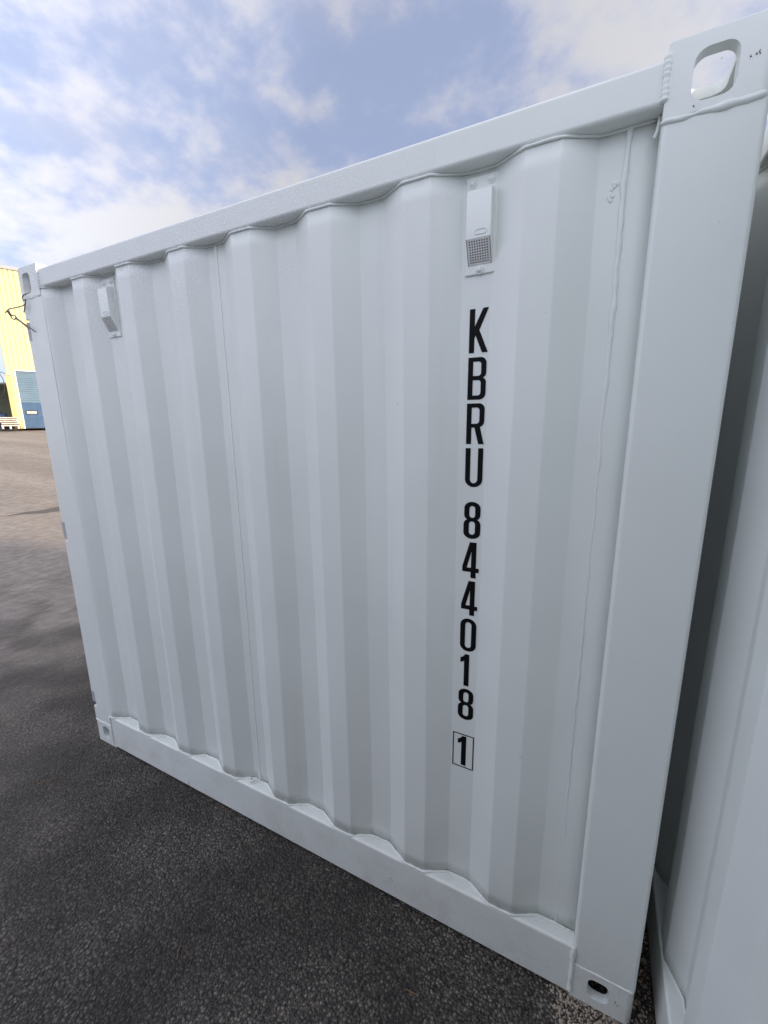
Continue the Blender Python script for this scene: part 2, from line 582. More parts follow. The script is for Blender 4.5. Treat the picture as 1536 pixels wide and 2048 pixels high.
def post(parent, L, H, side, notches):
    """corner post, x measured from the outer end inwards on either side"""
    z0, z1 = CH, H - CH
    r = 0.009
    sx = (lambda u: u) if side == 'left' else (lambda u: L - u)

    def ring(u0):
        # u: distance from the outer end; profile rounded on the outer and inner front corners
        p = []
        p += [(u0 + r - r * math.cos(math.radians(a)), r - r * math.sin(math.radians(a))) for a in (0, 22, 45, 67, 90)]
        wi = CW if side == 'right' else CW + 0.002
        if side == 'right':
            p += [(wi - r + r * math.sin(math.radians(a)), r - r * math.cos(math.radians(a))) for a in (0, 22, 45, 67, 90)]
        else: p += [(wi, 0.0)]
        p += [(wi, 0.05), (0.05, 0.05), (0.05, 0.14), (u0, 0.14)]
        return p
    segs = []
    z = z0
    for a, b in notches:
        segs.append((z, a, 0.0))
        segs.append((a, b, 0.023))
        z = b
    segs.append((z, z1, 0.0))
    bm = bmesh.new()
    for a, b, u0 in segs:
        R = ring(u0)
        A = [bm.verts.new((sx(u), y, a)) for u, y in R]
        B = [bm.verts.new((sx(u), y, b)) for u, y in R]
        k = len(R)
        for i in range(k): bm.faces.new((A[i], A[(i + 1) % k], B[(i + 1) % k], B[i]))
        bm.faces.new(A)
        bm.faces.new(B[::-1])
    o = obj('corner_post', bm, PAINT, parent, True, 50)
    wn(o)
    return o


def bead_line(P, x0, x1, z, dz=0.0, over=0.0):
    pts = []
    x = x0
    while x < x1:
        pts.append((x, prof_y(P, x) - over, z + dz))
        x += 0.008
    return pts


def vent(parent, xc, z0, z1):
    """ventilator cover: back plate, housing with slanted perforated underside, three rivets"""
    root = boxo('ventilator', PAINT, parent, xc - 0.036, xc + 0.036, YI - 0.0045, YI + 0.001, z0, z1, bevel=0.002, seg=2)
    root.location = (0, min(0.0, dent(xc, (z0 + z1) / 2, 0.0)), 0)
    y = YI - 0.0045
    p = 0.025
    hx = 0.0275
    zt = z1 - 0.030
    zb = z0 + 0.068
    zg = z0 + 0.020
    bm = bmesh.new()
    prof = [(y, zt), (y - 0.004, zt - 0.0005), (y - p + 0.004, zt - 0.006), (y - p, zt - 0.012), (y - p, zb), (y - 0.0012, zg), (y, zg)]
    A = [bm.verts.new((xc - hx, a, b)) for a, b in prof]
    B = [bm.verts.new((xc + hx, a, b)) for a, b in prof]
    k = len(prof)
    for i in range(k):
        if i in (4,): continue        # the slanted face is the grille
        bm.faces.new((A[i], A[(i + 1) % k], B[(i + 1) % k], B[i]))
    bm.faces.new(A)
    bm.faces.new(B[::-1])
    es = [e for e in bm.edges if len(e.link_faces) == 2 and e.calc_face_angle(0) > 0.9 and all(v.co.y < y - 0.003 for v in e.verts)]
    bmesh.ops.bevel(bm, geom=es, offset=0.002, segments=2, profile=0.5, affect='EDGES')
    hs = obj('housing', bm, PAINT, root, True, 50)
    # embossed maker's plate, a small raised rounded frame
    bm = bmesh.new()
    s = stadium(0.026, 0.010, 0.004, 4)
    ring = [(xc + 0.006 + a, y - p - 0.0006, zb + 0.012 + b) for a, b in s]
    ring.append(ring[0])
    tube(bm, ring, 0.0006, 5)
    obj('embossed_frame', bm, PAINT, root, True, 80)
    # grille with real openings
    g0 = Vector((xc - hx + 0.0015, y - p + 0.0002, zb))
    ux = Vector((2 * hx - 0.003, 0, 0))
    uz = Vector((0, p - 0.0014, zg - zb))
    nc, nr = 8, 9
    nrm = ux.cross(uz).normalized()
    bm = bmesh.new()
    mg = 0.06
    for i in range(nc):
        for j in range(nr):
            c0 = (mg + (1 - 2 * mg) * i / nc, mg + (1 - 2 * mg) * j / nr)
            dw, dh = (1 - 2 * mg) / nc, (1 - 2 * mg) / nr
            cor = [(c0[0] + dw * a, c0[1] + dh * b) for a, b in ((0, 0), (.5, 0), (1, 0), (1, .5), (1, 1), (.5, 1), (0, 1), (0, .5))]
            hol = [(c0[0] + dw * (.5 + .30 * math.cos(math.radians(a))), c0[1] + dh * (.5 + .30 * math.sin(math.radians(a)))) for a in (225, 270, 315, 0, 45, 90, 135, 180)]
            V1 = [bm.verts.new(g0 + ux * a + uz * b) for a, b in cor]
            V2 = [bm.verts.new(g0 + ux * a + uz * b) for a, b in hol]
            for q in range(8): bm.faces.new((V1[q], V1[(q + 1) % 8], V2[(q + 1) % 8], V2[q]))
    for (a0, a1, b0, b1) in ((0, mg, 0, 1), (1 - mg, 1, 0, 1), (mg, 1 - mg, 0, mg), (mg, 1 - mg, 1 - mg, 1)):
        bm.faces.new([bm.verts.new(g0 + ux * a + uz * b) for a, b in ((a0, b0), (a1, b0), (a1, b1), (a0, b1))])
    obj('grille', bm, GRILLE, root)
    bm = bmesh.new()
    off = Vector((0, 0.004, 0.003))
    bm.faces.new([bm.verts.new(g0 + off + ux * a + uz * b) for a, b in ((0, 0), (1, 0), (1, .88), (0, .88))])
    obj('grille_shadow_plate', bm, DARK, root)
    for rx, rz in ((-0.021, z1 - 0.014), (0.021, z1 - 0.012), (0.0, z0 + 0.009)):
        bm = bmesh.new()
        bmesh.ops.create_cone(bm, cap_ends=True, segments=16, radius1=0.0105, radius2=0.0095, depth=0.0030,
                              matrix=Matrix.Translation((xc + rx, y - 0.0008, rz)) @ Matrix.Rotation(PI / 2, 4, 'X'))
        bmesh.ops.create_uvsphere(bm, u_segments=14, v_segments=8, radius=0.0074,
                                  matrix=Matrix.Translation((xc + rx, y - 0.0012, rz)) @ Matrix.Scale(0.85, 4, (0, 1, 0)))
        obj('rivet', bm, PAINT, root, True, 50)
    return root


# ------------------------------------------------------------------ lettering
def glyph_splines(ch):
    """outer and inner outlines in a box 0..0.455 x 0..1 (y up)"""
    w, t = 0.455, 0.130

    def rr(x0, y0, x1, y1, r, sg=6, sharp=()):
        pts = []
        for i, (cx, cy, a0) in enumerate(((x1 - r, y1 - r, 0), (x0 + r, y1 - r, 90), (x0 + r, y0 + r, 180), (x1 - r, y0 + r, 270))):
            if i in sharp:
                pts.append(((x1, y1), (x0, y1), (x0, y0), (x1, y0))[i])
                continue
            for k in range(sg + 1):
                a = math.radians(a0 + 90 * k / sg)
                pts.append((cx + r * math.cos(a), cy + r * math.sin(a)))
        return pts
    if ch == 'K':
        return [[(0, 0), (t, 0), (t, .335), (.155, .40), (.325, 0), (w + .01, 0), (.245, .515), (w, 1), (.325, 1), (t, .60), (t, 1), (0, 1)]]
    if ch == 'B':
        o = [(0, 0), (.30, 0)] + [(.30 + .15 * math.sin(math.radians(a)), .15 - .15 * math.cos(math.radians(a))) for a in (20, 45, 70, 90)]
        o += [(.45, .42), (.435, .47), (.40, .505), (.375, .52), (.40, .535), (.435, .57), (.45, .62), (.45, .86)]
        o += [(.31 + .14 * math.cos(math.radians(a)), .86 + .14 * math.sin(math.radians(a))) for a in (20, 45, 70, 90)] + [(0, 1)]
        return [o, rr(.125, .10, .325, .465, .07, 4, (1, 2)), rr(.125, .565, .325, .90, .07, 4, (1, 2))]
    if ch == 'R':
        o = [(0, 0), (t, 0), (t, .41), (.205, .41), (.315, 0), (w, 0), (.345, .425)]
        o += [(.40, .455), (.44, .51), (.45, .57), (.45, .86)]
        o += [(.31 + .14 * math.cos(math.radians(a)), .86 + .14 * math.sin(math.radians(a))) for a in (20, 45, 70, 90)] + [(0, 1)]
        return [o, rr(.125, .505, .325, .90, .075, 4, (1, 2))]
    if ch == 'U':
        o = [(0, 1), (0, .20)] + [(.2275 - .2275 * math.cos(math.radians(a)), .20 - .20 * math.sin(math.radians(a))) for a in range(15, 166, 15)]
        o += [(w, .20), (w, 1), (w - t, 1), (w - t, .21)] + [(.2275 + .0975 * math.cos(math.radians(a)), .21 - .11 * math.sin(math.radians(a))) for a in range(20, 161, 20)]
        o += [(t, .21), (t, 1)]
        return [o]
    if ch == '8':
        o = []
        for cx, cy, rx, ry, a0, a1 in ((.2275, .17, .2275, .17, 180, 360),):
            o += [(cx + rx * math.cos(math.radians(a)), cy + ry * math.sin(math.radians(a))) for a in range(a0, a1 + 1, 15)]
        o += [(.455, .38), (.445, .445), (.41, .495), (.365, .525), (.405, .555), (.435, .60), (.445, .66), (.445, .83)]
        o += [(.2275 + .2175 * math.cos(math.radians(a)), .83 + .17 * math.sin(math.radians(a))) for a in range(15, 166, 15)]
        o += [(.01, .83), (.01, .66), (.02, .60), (.05, .555), (.09, .525), (.045, .495), (.01, .445), (0, .38)]
        return [o, rr(.145, .115, .31, .475, .078, 5), rr(.15, .575, .305, .89, .073, 5)]
    if ch == '0':
        o = [(.2275 + .2275 * math.cos(math.radians(a)), .20 + .20 * math.sin(math.radians(a))) for a in range(180, 361, 15)]
        o += [(.2275 + .2275 * math.cos(math.radians(a)), .80 + .20 * math.sin(math.radians(a))) for a in range(0, 181, 15)]
        return [o, rr(.14, .11, .315, .89, .085, 6)]
    if ch == '4':
        o = [(.235, 0), (.375, 0), (.375, .165), (.455, .165), (.455, .285), (.375, .285), (.375, 1), (.19, 1), (0, .31), (0, .165), (.235, .165)]
        return [o, [(.125, .285), (.24, .285), (.24, .74)]]
    if ch == '1':
        o = [(.14, 0), (.285, 0), (.285, 1), (.165, 1), (.145, .96), (.09, .90), (.03, .87), (.03, .725), (.09, .745), (.14, .785)]
        return [o]


def outline_mesh(splines, thick):
    cu = bpy.data.curves.new('g', 'CURVE')
    cu.dimensions = '2D'
    cu.fill_mode = 'BOTH'
    cu.extrude = thick / 2
    for pts in splines:
        s = cu.splines.new('POLY')
        s.points.add(len(pts) - 1)
        for p, q in zip(s.points, pts): p.co = (q[0], q[1], 0, 1)
        s.use_cyclic_u = True
    o = bpy.data.objects.new('g', cu)
    C.objects.link(o)
    dg = bpy.context.evaluated_depsgraph_get()
    dg.update()
    me = bpy.data.meshes.new_from_object(o.evaluated_get(dg))
    bpy.data.objects.remove(o, do_unlink=True)
    return me


_gc = {}


def letter(ch, x, ztop, h, parent, panel_y):
    if ch not in _gc:
        me = outline_mesh(glyph_splines(ch), 0.004)
        me.materials.clear()
        me.materials.append(BLACK)
        _gc[ch] = me
    me = _gc[ch].copy()
    # glyph plane x,y -> world x,z ; film 0.4 mm thick
    me.transform(Matrix(((h, 0, 0, 0), (0, 0, 0.1, 0), (0, h, 0, 0), (0, 0, 0, 1))))
    o = link_mesh('digit' if ch.isdigit() else 'letter', me, parent)
    for v in me.vertices: v.co.y += dent(x + v.co.x, ztop - h + v.co.z, 0.0) * 1.0
    o.location = (x, panel_y, ztop - h)
    return o


# ------------------------------------------------------------------ the container
def container(name, L, n, H=2.260, D=2.20, main=False, seed=0.0, skin=None):
    root = empty(name)
    P = profile(L, n)
    ZB, ZT = 0.177, 2.168
    # castings: eight
    def M4(mx, my, mz, x, y, z):
        return Matrix.Translation((x, y, z)) @ Matrix.Diagonal((mx, my, mz, 1))
    for top in (0, 1):
        for rear in (0, 1):
            for right in (0, 1):
                me = CAST_BOT if not top else (CAST_TOP_R if right else CAST_TOP_L)
                put_mesh(me, M4(1 if right else -1, -1 if rear else 1, 1 if top else -1,
                                L - CW if right else CW, D if rear else 0, H - CH if top else CH), 'corner_casting', root)
    nl = [(0.197, 0.284), (1.085, 1.175), (1.974, 2.061)]
    post(root, L, H, 'left', nl)
    post(root, L, H, 'right', [])
    for a, b in nl:
        h = boxo('hinge', HINGE, root, -0.036, 0.0225, 0.0180, 0.05, a + 0.004, b - 0.004, bevel=0.001)
    boxo('corner_post', PAINT, root, 0.0, CW, D - 0.14, D, CH, H - CH, bevel=0.006)
    boxo('corner_post', PAINT, root, L - CW, L, D - 0.14, D, CH, H - CH, bevel=0.006)
    # front bottom rail: folded channel with a round top edge
    r = 0.008
    f_ = -0.0015
    yz = [(f_, 0.012)] + [(f_, ZB - r - 0.001)] + arc(r + f_, ZB - r, r, 180, 90)[1:] + [(0.060, ZB), (0.060, ZB - 0.005), (0.010, ZB - 0.005), (0.005, ZB - 0.010), (0.005, 0.017), (0.05, 0.017), (0.05, 0.012)]
    extrude_profile_x(yz, 0.1395, L - CW - 0.0005, 'bottom_rail', PAINT, root)
    # front top rail: square tube with rounded edges
    r = 0.009
    z0, z1 = ZT - 0.001, 2.238
    yz = arc(r, z0 + r, r, 270, 180) + arc(r, z1 - r, r, 180, 90) + [(0.062, z1), (0.062, z0)]
    extrude_profile_x(yz, CW + 0.0005 if not main else 0.1405, L - CW - 0.0005, 'top_rail', PAINT, root)
    # rear rails, end rails
    boxo('bottom_rail', PAINT, root, CW, L - CW, D - 0.05, D, 0.012, ZB, bevel=0.006)
    boxo('top_rail', PAINT, root, CW, L - CW, D - 0.06, D, z0, z1, bevel=0.006)
    for xa, xb in ((0.002, 0.06), (L - 0.06, L - 0.002)):
        boxo('end_rail', PAINT, root, xa, xb, CD, D - CD, 0.012, 0.165, bevel=0.005)
        boxo('end_rail', PAINT, root, xa, xb, CD, D - CD, 2.140, 2.236, bevel=0.005)
    # sheets
    sp = panel(L, n, ZB + 0.0005, ZT - 0.0015, root, seed)
    rp = panel(L, n, ZB + 0.0005, ZT - 0.0015, root, seed + 31)
    rp.data.transform(Matrix.Translation((0, D, 0)) @ Matrix.Diagonal((1, -1, 1, 1)))
    rp.data.flip_normals()
    # end wall (right) as a shallower corrugation, double door (left)
    bm = bmesh.new()
    y = 0.142
    pr = []
    while y < D - 0.15:
        pr += [(L - 0.012, y), (L - 0.012, y + 0.10), (L - 0.050, y + 0.145), (L - 0.050, y + 0.205)]
        y += 0.25
    pr = [p for p in pr if p[1] < D - 0.142] + [(L - 0.012, D - 0.141)]
    lo = [bm.verts.new((a, b, 0.165)) for a, b in pr]
    hi = [bm.verts.new((a, b, 2.14)) for a, b in pr]
    for i in range(len(pr) - 1): bm.faces.new((lo[i], lo[i + 1], hi[i + 1], hi[i]))
    e = obj('end_panel', bm, PAINT, root)
    sm = e.modifiers.new('thickness', 'SOLIDIFY')
    sm.thickness = 0.002
    for k in (0, 1):
        ya = 0.145 + k * (D / 2 - 0.142)
        d = boxo('door', PAINT, root, 0.018, 0.048, ya, ya + D / 2 - 0.146, 0.168, 2.138, bevel=0.004)
        for q in (0.25, 0.72):
            bm = bmesh.new()
            yy = ya + (D / 2 - 0.146) * q
            tube(bm, [(0.004, yy, 0.13), (0.004, yy, 2.18)], 0.014, 10)
            obj('locking_bar', bm, PAINT, d, True, 60)
    boxo('roof', PAINT, root, 0.061, L - 0.061, CD + 0.01, D - CD - 0.01, 2.222, 2.232)
    boxo('roof', PAINT, root, CW + 0.002, L - CW - 0.002, 0.0625, CD + 0.0095, 2.222, 2.232)
    boxo('floor', WOOD, root, 0.05, L - 0.05, 0.045, D - 0.05, 0.145, 0.170)
    # welds that follow the corrugation
    weld('weld_bead', bead_line(P, 0.150, L - CW, ZB, 0.0015, 0.0030), 0.0040, root, 0.40, 0.0016, seed=seed + 1)
    weld('weld_bead', bead_line(P, 0.150, L - CW, ZT, -0.0030, 0.0015), 0.0032, root, 0.25, 0.0010, seed=seed + 2)
    # casting welds
    for side in (0, 1):
        xa = CW if side == 0 else L - CW
        xi = (0.1395 if side == 0 else L - CW)
        weld('weld_bead', [(xi, -0.001, 0.016), (xi, -0.001, ZB + 0.003)], 0.0058, root, 0.25, 0.0010, ripple=True, seed=seed + 3 + side)
        weld('weld_bead', [(xa, -0.001, ZT), (xa, -0.001, 2.243)], 0.0058, root, 0.2, 0.0012, ripple=True, seed=seed + 5 + side)
        x1, x2 = (0.004, xa) if side == 0 else (xa, L - 0.004)
        weld('weld_bead', [(x1, 0.0, CH), (x2, 0.0, CH)], 0.0032, root, 0.3, 0.0010, seed=seed + 7 + side)
        w_ = 0.0036 if side == 0 else 0.0052
        weld('weld_bead', [(x1, 0.0012, H - CH - 0.002), (x2, 0.0012, H - CH - 0.001)], w_, root, 0.6, 0.0034, seed=seed + 9 + side)
    # long vertical seam where the panel sheet meets the post flange
    xs = L - CW - 0.051
    pts = [(xs + 0.003 * noise.noise(Vector((0, seed, z * 0.0625 * 9))), YI - 0.0002, z * 0.0625) for z in [ZB / .0625 + i * (ZT - ZB) / .0625 / 60 for i in range(61)]]
    bm = bmesh.new()
    PP = resample(pts, 0.006)
    PP = [p + Vector((noise.noise(p * 30 + Vector((0, 0, 5))) * 0.0022, 0, 0)) for p in PP]
    def rf(i):
        z = PP[i].z
        s = 0.35 + 0.65 * min(1, max(0, (z - 1.3) / 0.6))
        return 0.0056 * s * (1 + 0.5 * noise.noise(PP[i] * 45))
    tube(bm, PP, 0.005, 8, rf, flat=0.7, up=(0, 1, 0))
    obj('weld_bead', bm, PAINT, root, True, 80)
    if skin:
        for ob in [root] + list(root.children_recursive):
            if ob.type == 'MESH' and ob.data.materials and ob.data.materials[0] == PAINT: ob.data.materials[0] = skin
    return root, sp, P


root, sp, PROF = container('shipping_container', 2.438, 7, main=True)
tag(root, 'white corrugated container with black vertical letters and two small vents', 'container')

# narrow sheet overlap running down the wall
bm = bmesh.new()
pts = [(1.110 - 0.008 * (1 - z) + 0.001 * noise.noise(Vector((z * 9, 0, 0))), YI, 0.18 + z * 1.985) for z in [i / 70 for i in range(71)]]
for i, (a, b) in enumerate(zip(pts, pts[1:])):
    vs = []
    for p, dx in ((a, -0.010), (a, 0.0012), (b, 0.0012), (b, -0.010)):
        vs.append(bm.verts.new((p[0] + dx, YI + dent(p[0] + dx, p[2], 0.0) - (0.0018 if dx > 0 else 0.0004), p[2])))
    bm.faces.new(vs)
    vs2 = [bm.verts.new((p[0] + 0.0012, y + dent(p[0], p[2], 0.0), p[2])) for p, y in ((a, YI - 0.0018), (a, YI + 0.003), (b, YI + 0.003), (b, YI - 0.0018))]
    bm.faces.new(vs2)
obj('sheet_lap', bm, PAINT, sp, True, 60)

# identification letters down the wall
LY = YI - 0.0008
tops = [('K', 1.8765), ('B', 1.7660), ('R', 1.6570), ('U', 1.5465), ('8', 1.4073), ('4', 1.2975), ('4', 1.1878), ('0', 1.0770), ('1', 0.9670), ('8', 0.8570), ('1', 0.6990)]
for ch, zt in tops:
    x = 1.9270 - 0.0035 * (1.8765 - zt) / 1.17
    letter(ch, x, zt, 0.1000, sp, LY)
bx0, bx1, bz0, bz1, bt = 1.9112, 1.9750, 0.5912, 0.7055, 0.0030
me = outline_mesh([[(bx0, bz0), (bx1, bz0), (bx1, bz1), (bx0, bz1)], [(bx0 + bt, bz0 + bt), (bx1 - bt, bz0 + bt), (bx1 - bt, bz1 - bt), (bx0 + bt, bz1 - bt)]], 0.0004)
me.transform(Matrix(((1, 0, 0, 0), (0, 0, 1, 0), (0, 1, 0, 0), (0, 0, 0, 1))))
me.materials.clear()
me.materials.append(BLACK)
fr = link_mesh('digit_frame', me, sp)
for v in me.vertices: v.co.y += dent(v.co.x, v.co.z, 0.0)
fr.location = (0, LY, 0)

vent(root, 1.9485, 1.950, 2.153)
vent(root, 0.5445, 1.946, 2.150)

# burr of weld on the bottom rail, runs of paint and small chips
bm = bmesh.new()
tube(bm, resample([(1.052, 0.036, 0.180), (1.066, 0.020, 0.184), (1.078, 0.012, 0.188), (1.088, 0.014, 0.195), (1.096, 0.026, 0.200)], 0.004), 0.0034, 8)
obj('weld_burr', bm, PAINT, root, True, 80)
bm = bmesh.new()
for x, z, s in ((2.402, 2.199, 0.14), (2.4095, 2.200, 0.12), (2.4135, 2.201, 0.26), (2.330, 2.150, 0.12), (2.396, 0.062, 0.30), (2.402, 0.055, 0.18), (0.030, 0.100, 0.25), (0.697, 0.0225, 1.0), (1.716, 0.085, 0.35), (1.722, 0.078, 0.25)):
    yy = -0.0024 if (z > 2.14 or z < 0.11) and x != 0.697 and not (1 < x < 2) else -0.0017
    tube(bm, [(x, yy, z + 0.014 * s), (x - 0.001, yy - 0.0004, z + 0.004 * s), (x + 0.001, yy - 0.0002, z - 0.010 * s)], 0.0006, 6)
tag(obj('paint_chips', bm, RUST, root), kind='stuff')
bm = bmesh.new()
rr_ = random.Random(3)
for k in range(26):
    x = L_ = rr_.uniform(2.288, 2.43) if k < 12 else rr_.uniform(0.2, 2.25)
    z = rr_.uniform(2.10, 2.25) if k < 8 else rr_.uniform(0.3, 2.1)
    y = -0.0005 if x > 2.285 else prof_y(PROF, x) - 0.0005
    s = rr_.uniform(0.0008, 0.0020)
    bmesh.ops.create_uvsphere(bm, u_segments=8, v_segments=6, radius=s, matrix=Matrix.Translation((x, y, z)) @ Matrix.Scale(0.5, 4, (0, 1, 0)))
tag(obj('weld_spatter', bm, PAINT, root, True), kind='stuff')
# smeared scab of filler beside the upper end of the seam
bm = bmesh.new()
rq = random.Random(9)
for k in range(9):
    bmesh.ops.create_uvsphere(bm, u_segments=10, v_segments=6, radius=1.0, matrix=Matrix.Translation((2.213 + rq.uniform(-.006, .008), YI - 0.0002, 2.060 + rq.uniform(-.022, .02)))
                              @ Matrix.Rotation(rq.uniform(-.6, .6), 4, 'Y') @ Matrix.Diagonal((rq.uniform(.002, .004), 0.0007, rq.uniform(.003, .006), 1)))
tag(obj('filler_scar', bm, PAINT, root, True, 80), kind='stuff')
# drip at the rail end
bm = bmesh.new()
tube(bm, [(2.2815, 0.030, 2.166), (2.2805, 0.026, 2.150), (2.279, 0.022, 2.138), (2.275, 0.022, 2.128)], 0.0030, 8)
obj('weld_bead', bm, PAINT, root, True)

# ------------------------------------------------------------------ neighbouring container, turned a quarter
N_BUMPS = 15
NL = 2.438 + PITCH * (N_BUMPS - 7)
root2, sp2, P2 = container('shipping_container', NL, N_BUMPS, seed=12.0)
tag(root2, 'plain white container at the right edge across the dark gap', 'container')
# outer flats wanted at world y 0.076..0.146 ; local x runs towards -y
k = 8
ytop = 0.146 + X0 + k * PITCH
root2.location = (2.500, ytop, 0.0)
root2.rotation_euler = (0, 0, -PI / 2)

N_BUMPS = 14
NL = 2.438 + PITCH * (N_BUMPS - 7)
# unseen third container added behind the camera to darken the lettered wall's foot
root3, sp3, P3 = container('shipping_container', NL, N_BUMPS, seed=31.0, skin=SLATE)
tag(root3, 'slate grey container added out of view behind the viewer to shade the lettered wall', 'container')
root3.location = (0.45 + NL, -2.25, 0.0)
root3.rotation_euler = (0, 0, PI)

# ------------------------------------------------------------------ tie wire hanging on the casting
wire = empty('tie_wire', (0.035, -0.010, 2.12))
tag(wire, 'twisted rusty wire dangling from the far upper corner of the white container', 'wire')


def catmull(pts, k=6):
    pts = [Vector(p) for p in pts]
    Q = [pts[0]] + pts + [pts[-1]]
    out = []
    for i in range(1, len(Q) - 2):
        p0, p1, p2, p3 = Q[i - 1:i + 3]
        for j in range(k):
            t = j / k
            out.append(0.5 * ((2 * p1) + (-p0 + p2) * t + (2 * p0 - 5 * p1 + 4 * p2 - p3) * t * t + (-p0 + 3 * p1 - 3 * p2 + p3) * t ** 3))
    out.append(pts[-1])
    return out


bm = bmesh.new()
o_ = Vector((0.035, -0.010, 2.12))
sets = [[(0.062, 0.012, 2.163), (0.042, -0.006, 2.155), (0.030, -0.010, 2.142), (0.040, -0.010, 2.133), (0.052, -0.010, 2.132), (0.050, -0.012, 2.118), (0.036, -0.012, 2.098), (0.025, -0.012, 2.086)],
        [(0.048, -0.010, 2.118), (0.028, -0.014, 2.111), (-0.030, -0.012, 2.112), (-0.090, -0.012, 2.113), (-0.124, -0.012, 2.103)],
        [(-0.105, -0.012, 2.110), (-0.092, -0.014, 2.096), (-0.084, -0.010, 2.086), (-0.062, -0.012, 2.085), (-0.046, -0.012, 2.079), (-0.050, -0.012, 2.070), (-0.064, -0.012, 2.068), (-0.082, -0.012, 2.078), (-0.088, -0.012, 2.090)],
        [(-0.048, -0.010, 2.076), (-0.030, -0.012, 2.066), (0.0, -0.012, 2.049), (0.035, -0.010, 2.030), (0.071, -0.004, 2.006)],
        [(-0.050, -0.014, 2.072), (-0.028, -0.012, 2.060), (0.004, -0.012, 2.043), (0.030, -0.006, 2.022)]]
for s_ in sets:
    tube(bm, [p - o_ for p in catmull(s_, 5)], 0.0022, 6)
obj('strand', bm, WIRE, wire, True, 80)
bm = bmesh.new()
hel = []
for i in range(40):
    t = i / 39
    c = Vector((-0.104, -0.012, 2.108)).lerp(Vector((-0.084, -0.012, 2.086)), t) - o_
    hel.append(c + Vector((math.cos(i * 0.9), math.sin(i * 0.9), 0.3 * math.cos(i * .9))) * 0.0034)
tube(bm, hel, 0.0020, 6)
obj('twist', bm, WIRE, wire, True, 80)

# ------------------------------------------------------------------ ground
DIRX, DIRY = -0.917, 0.399


def gz(x, y):
    s = x * DIRX + y * DIRY
    s = min(max(s, 0), 200)
    a, b = 5.0, 12.0
    if s < a: return 0.0
    k_ = 0.0475
    if s < b: z = k_ * (s - a) ** 2 / (2 * (b - a))
    else: z = k_ * (b - a) / 2 + k_ * (s - b)
    top = 1.54
    return top - (top - z) * (1 if z < top else 0) if z < top else top


def axis(lo, hi, dense_lo, dense_hi, d):
    v = []
    x = dense_lo
    while x <= dense_hi: v.append(x); x += d
    st = d
    x = dense_hi
    while x < hi: st *= 1.35; x += st; v.append(min(x, hi))
    st = d
    x = dense_lo
    while x > lo: st *= 1.35; x -= st; v.insert(0, max(x, lo))
    return v


bm = bmesh.new()
xs_ = axis(-900, 900, -60, 6, 1.0)
ys_ = axis(-900, 900, -10, 34, 1.0)
g = [[bm.verts.new((x, y, gz(x, y))) for y in ys_] for x in xs_]
for i in range(len(xs_) - 1):
    for j in range(len(ys_) - 1):
        bm.faces.new((g[i][j], g[i + 1][j], g[i + 1][j + 1], g[i][j + 1]))
gr = obj('ground', bm, ASPH, None, True, 60)
tag(gr, kind='structure')

# the ragged edge of a resurfaced strip further out: a thin overlay of asphalt
PATCH = simple('dark_patched_asphalt', (0.105, 0.092, 0.078), 0.85, 0, 0.45, 60, 0.004, 120)
bm = bmesh.new()
up, dn = [], []
for i in range(60):
    t = i / 59
    x = -7.75 + 0.9 * t
    y = 1.35 + 2.8 * t
    wd = 0.02 + 1.1 * min(0.4, max(0, t - 0.42))
    wd *= 1 + 0.25 * noise.noise(Vector((t * 14, 0, 0)))
    c = Vector((x, y, 0)) + Vector((-0.9, 0.3, 0)) * 0.12 * noise.noise(Vector((t * 9, 3, 0)))
    n_ = Vector((-0.88, 0.35, 0)).normalized()
    a = c + n_ * wd
    b = c - n_ * wd * 0.6
    up.append(bm.verts.new((a.x, a.y, gz(a.x, a.y) + 0.004)))
    dn.append(bm.verts.new((b.x, b.y, gz(b.x, b.y) + 0.004)))
for i in range(59): bm.faces.new((up[i], up[i + 1], dn[i + 1], dn[i]))
o = obj('ground_crack', bm, PATCH)
tag(o, kind='structure')

# ------------------------------------------------------------------ pale grit by the near corner casting
def pebble(bm, c, s, rnd):
    r = bmesh.ops.create_icosphere(bm, subdivisions=1, radius=s)
    ax = Vector((rnd.uniform(.7, 1.4), rnd.uniform(.7, 1.2), rnd.uniform(.4, .8)))
    rot = Matrix.Rotation(rnd.uniform(0, 6.3), 3, 'Z')
    for v in r['verts']:
        p = Vector((v.co.x * ax.x, v.co.y * ax.y, v.co.z * ax.z)) * rnd.uniform(0.8, 1.15)
        v.co = rot @ p + Vector(c)


rnd = random.Random(11)
bm = bmesh.new()
for i in range(1100):
    u, v = rnd.random(), rnd.random() ** 1.3
    x = 2.245 + 0.19 * u + rnd.gauss(0, 0.01)
    y = 0.02 - 0.115 * v + 0.02 * (1 - u)
    s = rnd.choice((0.0012, 0.0018, 0.0026, 0.0036)) * rnd.uniform(0.8, 1.3)
    pebble(bm, (x, y, s * 0.35), s, rnd)
for i in range(500):
    x = 2.44 + rnd.random() * 0.055
    y = -0.1 + rnd.random() * 0.7
    s = rnd.choice((0.0015, 0.0025, 0.0038))
    pebble(bm, (x, y, s * 0.35), s, rnd)
o = obj('grit', bm, STONE)
tag(o, kind='stuff')
# loose chippings lying over the yard
bm = bmesh.new()
for i in range(700):
    d = rnd.random() ** 0.7
    x = rnd.uniform(-1.6, 2.3)
    y = -0.02 - rnd.random() * 1.0 + max(0, -x) * 0.5 * rnd.random()
    s = rnd.choice((0.0016, 0.0022, 0.0030, 0.0040)) * rnd.uniform(.8, 1.2)
    pebble(bm, (x, y, s * 0.25), s, rnd)
CHIP = simple('grey_chippings', (0.085, 0.078, 0.072), 0.8, 0, 0.8, 90)
o = obj('loose_chippings', bm, CHIP)
tag(o, kind='stuff')
